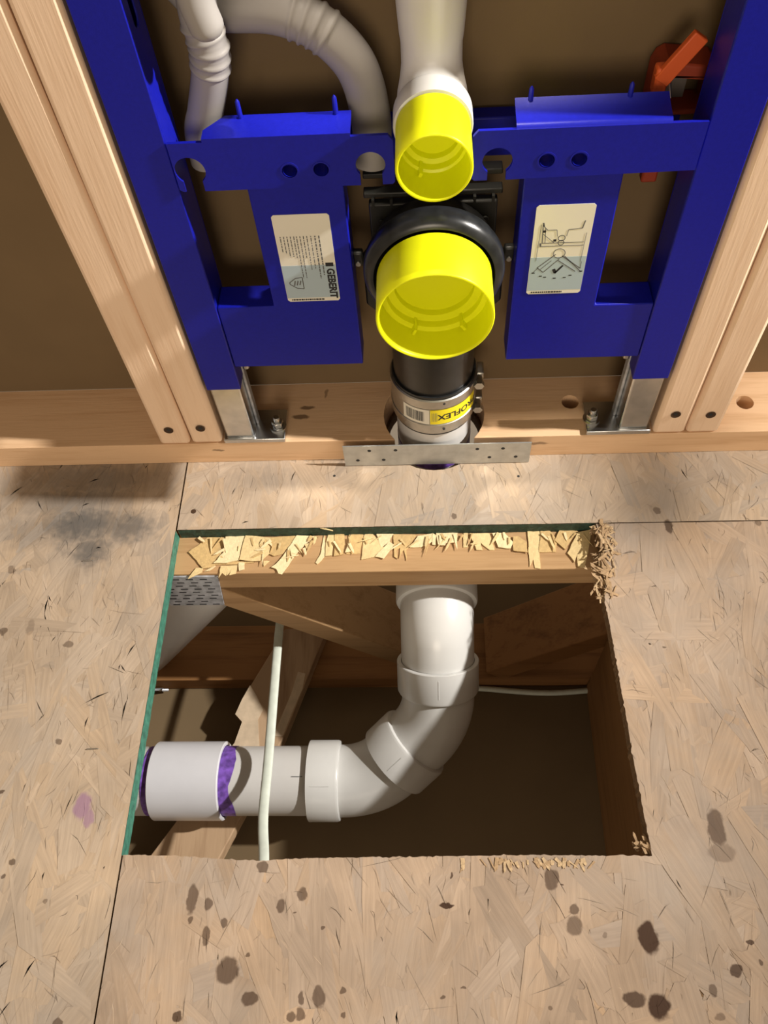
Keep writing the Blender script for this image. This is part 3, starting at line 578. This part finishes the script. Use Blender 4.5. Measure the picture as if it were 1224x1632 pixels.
ws = wrap(-.78, -.12, 88, 113, 48.75, 'white', 'barcode_sticker', sd); ws['label'] = 'white barcode sticker'
R = random.Random(9); mb = MB(); a = -.70
while a < -.24:
    wd = R.choice((.008, .012, .02)); mb.add([cyl(t, z, 48.95) for t in (a, a+wd) for z in (92, 109)], [(0, 2, 3, 1)]); a += wd+R.choice((.008, .014))
obj('barcode', mb, M['ink'], ws, smooth=0, kind='stuff')
text_mesh('PROFLEX', 13, lambda a, b: cyl(.62-a/48.9, 100.5-b, 48.95), 'ink', 'lettering', ys, .3)
mb = MB()
for k in range(4): mb.add([cyl(-.06+.035*k+t, z, 48.95) for t in (0, .012) for z in (93, 108)], [(0, 2, 3, 1)])
obj('small_print', mb, M['inkgrey'], ys, smooth=0, kind='stuff')
for z in (78, 120):
    sw = obj('clamp_screw', MB().tube([(50, 42, z), (50, 22, z)], 4.2, 12), M['steel'], cp); obj('screw_head', MB().tube([(50, 22, z), (50, 16, z)], 5.6, 6), M['steel'], sw)
    obj('screw_housing', MB().box(47, 56, 30, 48, z-6, z+6), M['steel'], cp, bevel=2)
for a_, z in ((.22, 123), (.22, 78)): obj('rivet', MB().lathe(cyl(a_, z, 48.2), (math.sin(a_), -math.cos(a_), 0), [(0, 1.6), (1.2, 1.4), (1.2, .1)], 10), M['slotm'], sd)
cp.location.z -= 9*S
rp = thing('riser_pipe', (0, 38, -120), 'white plastic riser pipe passing down through the sole plate and floor', 'pipe')
obj('pipe_wall', MB().tube([(0, 38, 95), (0, 38, -60)], 44.4, 48), M['pvc'], rp, smooth=60)
obj('primer_band', MB().lathe((0, 38, -16), (0, 0, 1), [(0, 44.5), (0, 44.8), (22, 44.8), (22, 44.5)], 48), M['primer'], rp, label='purple primer stain on the pipe')

# strap tie across the notch
t = obj('strap_tie', MB().plate([[(-108, 1), (112.5, 1), (112.5, 40), (-108, 40)]], XZ, -10.6, -9.2), M['strapm'], smooth=0, label='galvanised steel strap tie plate across the notch in the sole plate', cat='strap')
for x, z in [(-77, 31), (-46, 31), (-92, 12), (-61, 12), (50, 30), (80, 30), (65, 13), (96, 13)]:
    obj('nail_hole', MB().lathe((x, -10.7, z), (0, 1, 0), [(0, .1), (0, 2.3), (.6, 2.3)], 12), M['slotm'], t, label='small dark nail hole')

# ================================================================== hoses, orange bracket
HR = 13.5
def hose(name, pts, r, rings, label, ends=None):
    P = smooth_path(pts, 10); rad = []
    Ls = [0]
    for i in range(1, len(P)): Ls.append(Ls[-1]+(P[i]-P[i-1]).length)
    # resample finely so that the corrugations are real
    Q = []; rr2 = []; n = int(Ls[-1]/1.2); j = 0
    for k in range(n+1):
        s_ = Ls[-1]*k/n
        while j < len(Ls)-2 and Ls[j+1] < s_: j += 1
        f = (s_-Ls[j])/(Ls[j+1]-Ls[j]); Q.append(P[j].lerp(P[j+1], f)); d = 0
        for a, b in rings:
            if a < s_ < b: d = max(0, math.sin((s_-a)*2*PI/8.5))*1.6
        rr2.append(r+d)
    return obj(name, MB().tube(Q, rr2, 28), M['hose'], smooth=60, label=label, cat='hose', group='white conduit hoses behind the bracket')
hose('conduit_hose', [(-164, 40, 640), (-165, 37, 560), (-169, 37, 510), (-167, 37, 487), (-172, 41, 463), (-184, 46, 430), (-192, 47, 410), (-194, 48, 382)], 14.5, [(135, 178)], 'white ribbed conduit hose dropping down beside the left blue post')
hose('conduit_hose', [(-196, 71, 535), (-176, 71, 505), (-160, 70, 497), (-121, 62, 498), (-90, 55, 490), (-67, 51, 471), (-55, 50, 447), (-50, 50, 407), (-54, 48, 376)], 16.5, [(112, 146)], 'white ribbed conduit hose arching over towards the flush pipe')
sp = smooth_path([(-160, 10, 620), (-161, 10, 560), (-162, 10, 535), (-158, 10, 513)], 8)
obj('conduit_plug', MB().tube(sp+[Vector((-157.4, 10, 509)), Vector((-157, 10, 506))], [12.5]*(len(sp)-1)+[12, 9, 3], 24), M['hose'], label='rounded white conduit plug hanging in front of the hoses', cat='plug', smooth=60)
og = thing('orange_bracket', (200, 70, 380), 'orange plastic valve bracket fixed to the wall behind the right post', 'bracket')
ar = [(178, 399.5), (178, 434), (181, 441), (187, 444.5), (222, 440), (230, 432), (230, 399.5)]
obj('housing', MB().plate([ar, [(187, 404), (222, 404), (222, 428), (190, 432)]], XZ, 58, 88), M['darkorange'], og, bevel=2)
obj('lever', MB().obox((190, 46, 455), (11.5, 0, 17.5), (0, 3, 0), (-5.5, 0, 3.6)), M['orange'], og, bevel=1)
obj('lever_hub', MB().obox((179, 50, 437), (5, 0, 0), (0, 6, 0), (0, 0, 11)), M['orange'], og, bevel=2)
obj('lower_tab', MB().box(186, 200, 58, 68.5, 335, 402), M['darkorange'], og, bevel=2)
obj('face_plate', MB().box(188, 209, 76, 88, 404.5, 430), M['grey'], og)
obj('clip_wire', MB().tube([(186, 44, 437), (188.5, 44, 428), (190, 46, 424)], 1.1, 8), M['steel'], og)

# ================================================================== floor truss and the cavity
tr = thing('floor_truss', (0, -100, -405), 'wooden open-web floor truss under the back edge of the floor hole', 'truss')
ch = obj('top_chord', MB().box(-700, 700, -145, -56, -56, -18.3), M['chord'], tr, bevel=1.5, smooth=0)
obj('bottom_chord', MB().box(-700, 700, -145, -56, -404.8, -367), M['webw'], tr, bevel=1.5, smooth=0)
def web(x0, z0, x1, z1, th=38):
    a = Vector((x0, 0, z0)); b_ = Vector((x1, 0, z1)); d = (b_-a).normalized(); n = Vector((-d.z, 0, d.x)); n = n if n.z > 0 else -n
    c = (a+b_)/2-n*th/2; c.y = -100.5
    return MB().obox(c, d*(b_-a).length/2, (0, 43.8, 0), n*th/2)
obj('web', web(-272, -46, -12, -300), M['chord'], tr, bevel=1.5, smooth=0, label='diagonal web sloping down to the right')
obj('web', web(72, -346, 330, -106), M['webw'], tr, bevel=1.5, smooth=0, label='diagonal web sloping up to the right')
npl = obj('nail_plate', MB().plate([[(-330, -22), (-254, -22), (-263, -98), (-330, -98)]], XZ, -147.2, -145.2), M['galv'], tr, smooth=0, label='toothed galvanised nail plate')
mb = MB(); R = random.Random(3)
for i in range(5):
    for k in range(9):
        x = -326+i*16.5+(4 if k % 2 else 0); z = -28-k*8.4
        if x+9 < -256-(-22-z)*.12: mb.box(x, x+8.5, -147.5, -147.1, z-.9+R.uniform(-.2, .2), z+.9)
obj('tooth_slots', mb, M['slot'], npl, smooth=0, kind='stuff')
R = random.Random(21)
for i, pts in enumerate(SPL):
    q = []
    for k in range(len(pts)):
        (ax, ay), (bx, by) = pts[k], pts[(k+1) % len(pts)]; q.append((ax, ay))
        n = int(math.hypot(bx-ax, by-ay)/7)
        for j in range(1, n+1): t = j/(n+1); q.append((ax+(bx-ax)*t+R.uniform(-.5, .5), ay+(by-ay)*t+R.uniform(-.5, .5)))
    chip(ch, q, -18.0+.5*(i % 4), 1.1, (R.gauss(0, .03), R.uniform(-.06, .04)), R.choice(('splinter', 'splinterA', 'splinterA', 'splinterB')))
for i in range(60):                                   # small shreds on top of the torn strip
    x = R.uniform(-285, 175); y = R.uniform(-125, -98) if x < -150 else R.uniform(-112, -98); Ln = R.uniform(6, 22); W = R.uniform(.8, 3.5); a = R.gauss(-1.75, .5); ca, sa = math.cos(a), math.sin(a)
    pts = [(x+u*ca-v*sa, y+u*sa+v*ca) for u, v in [(0, -W/2), (Ln*.6, -W/2.5), (Ln, 0), (Ln*.7, W/2), (0, W/2)]]
    chip(ch, pts, -15.6+R.uniform(0, 1.2), .6, (R.gauss(0, .05), R.uniform(-.05, .16)), R.choice(('splinter', 'splinterA', 'splinterB')))
chip(ch, [(-141, -93), (-120, -99), (-119, -100.5), (-141, -95)], -2, .7, (0, 0), 'splinter')

# joist on the right of the hole
obj('side_joist', MB().box(226, 264, -700, -146, -404.8, -18.3), M['joist'], bevel=2, smooth=0, label='wooden joist side showing along the right of the floor hole', cat='joist')
# brace lying on the ceiling drywall
bt = thing('brace_board', (-290, -240, -405), 'pale stained wooden brace lying slantwise below the drain pipe', 'lumber')
bp_ = [(-240, -95), (-274, -160), (-285, -183), (-294, -206), (-283, -218), (-291, -248), (-392, -398), (-462, -512), (-364, -516), (-298, -402), (-221, -239), (-176, -107), (-165, -75), (-230, -75)]
BZ = lambda a, b, d: (a, b, -337+.05*(b+80)+d)
obj('board', MB().plate([bp_], BZ, -24.5, 0), M['brace'], bt, bevel=1.5, smooth=0)
obj('overspray_patch', MB().plate([[(-276, -163), (-286, -184), (-294, -206), (-283, -217), (-291, -247), (-336, -314), (-292, -336), (-254, -258), (-260, -214), (-254, -200), (-264, -180)]], BZ, 0, .6), M['overspray'], bt, smooth=0)
obj('overspray_patch', MB().plate([[(-206, -143), (-214, -176), (-228, -215), (-236, -238), (-222, -238), (-212, -206), (-198, -170), (-195, -146)]], BZ, 0, .6), M['overspray'], bt, smooth=0)
# pale pipe at the left behind the nail plate
obj('vent_pipe', MB().tube([(-262, -100, -75), (-337, -100, -187), (-446, -100, -350)], [40]*3, 40), M['pvc'], label='pale plastic pipe slanting down behind the nail plate', cat='pipe', smooth=60)
# cables
P = smooth_path([(-223, -70, -262), (-222, -109, -252), (-220, -171, -240), (-216, -296, -222), (-214, -374, -210), (-206, -426, -195), (-202, -470, -182), (-200, -560, -160)], 8)
obj('electrical_cable', MB().tube(P, [(6.2, 3.0)]*len(P), 14), M['cable'], label='flat pale cable crossing over the horizontal drain pipe', cat='cable', smooth=60)
P = smooth_path([(40, -150, -397), (66, -150, -398), (165, -157, -400), (269, -152, -398), (420, -150, -400)], 8)
obj('electrical_cable', MB().tube(P, 4.2, 12), M['cable'], label='thin pale cable along the cavity bottom right of the drain elbow', cat='cable', smooth=60)
obj('wire_clip', MB().tube([(-470, -148, -396), (-452, -150, -394), (-447, -152, -390), (-440, -150, -394), (-425, -149, -395), (-423, -152, -390), (-416, -150, -395)], 2.2, 8), M['galv'], label='small bent metal clip on the bottom chord at the left', cat='clip', smooth=60)

# ================================================================== drain run in the cavity
d0 = Vector((0, -1, 0)); d1 = Vector((0, -.70711, -.70711)); d2 = Vector((-.70711, -.5, -.5)); d3 = Vector((-1, 0, 0))
PA = Vector((0, -152, -135)); PB = Vector((0, -250, -233)); PC = Vector((-88, -312, -295))
def elbow(name, c, a, b_, hin, hout, label, R_=92, face=84, depth=38, ext=0):
    t = thing(name, (c.x, c.y, c.z-50), label, 'pipe elbow', 'white elbows of the drain run')
    tt = R_*math.tan(PI/8); path = ([c-a*max(tt+.5, face-depth+2)] if hin else [c-a*(tt+8)])+arc_path(c, a, b_, R_, 14)+[c+b_*(max(tt+.5, face-depth+2) if hout else tt+10+ext)]
    obj('elbow_body', MB().tube(path, 46.2, 48), M['pvc2'], t, smooth=60)
    for d, on in ((-a, hin), (b_, hout)):
        if on:
            h = obj('hub', MB().lathe(c+d*(face-depth), d, [(-4, 46), (-3, 50.6), (0, 52), (depth-.8, 52), (depth, 51.2), (depth, 46.9), (1, 46.9), (1, 46.3)], 56), M['pvc2'], t, smooth=40)
            up = Vector((0, -.4, 1)); n = (up-d*up.dot(d)).normalized()
            obj('seam_mark', MB().obox(c+d*(face-depth/2)+n*52, d*(depth*.32), n*.35, d.cross(n)*.5), M['pvc2'], h)
    return t
eA = elbow('drain_elbow_fitting', PA, d0, d1, True, False, 'white plastic elbow just under the truss chord', 60, 64, 40, 42)
eB = elbow('drain_elbow_fitting', PB, d1, d2, True, True, 'middle white plastic elbow with two hubs turning left')
eC = elbow('drain_elbow_fitting', PC, d2, d3, False, True, 'lower white plastic elbow joining the horizontal pipe')
hp = thing('drain_pipe', (-400, -312, -340), 'horizontal white pipe running left from the lower elbow', 'pipe')
obj('pipe_wall', MB().tube([PC+d3*50, (-690, -312, -298)], 44.45, 48), M['pvc'], hp, smooth=60)
band = MB(); n = 48; R = random.Random(4)
e1 = [268+3*math.sin(k*.5)+R.uniform(-1, 1) for k in range(n)]
vs = []
for k in range(n):
    a = 2*PI*k/n
    for x in (-290, -e1[k]): vs.append((x, -312+44.75*math.cos(a), -295.2+44.75*math.sin(a)))
band.add(vs, [(2*k, 2*((k+1) % n), 2*((k+1) % n)+1, 2*k+1) for k in range(n)])
obj('primer_band', band, M['primer'], hp, smooth=60, label='purple primer smeared on the pipe at the coupling')
obj('primer_band', MB().lathe((-378, -312, -295.4), (-1, 0, 0), [(0, 44.8), (9, 44.7)], 48), M['primer'], hp, smooth=60)
mb = MB()
for k in range(5):
    x = -397-k*2.4; mb.add([(xx, -312+44.6*math.cos(t), -295.6+44.6*math.sin(t)) for xx in (x, x-1.5) for t in (1.62, 1.76)], [(0, 1, 3, 2)])
obj('red_print', mb, M['red'], hp, smooth=0, kind='stuff')
seg_ = MB().obox((-183, -318, -250.7), (7, 0, 0), (0, .5, 0), (0, 0, .25)); obj('pencil_mark', seg_, M['inkgrey'], hp, smooth=0)
obj('pipe_coupling', MB().lathe((-285, -312, -295.2), (-1, 0, 0), [(6, 45), (0, 46), (0, 49.5), (1.2, 50.6), (92, 50.6), (93, 49.6), (93, 45)], 56), M['sleeve'], label='plain white coupling sleeve on the horizontal pipe with purple primer', cat='coupling', smooth=40)
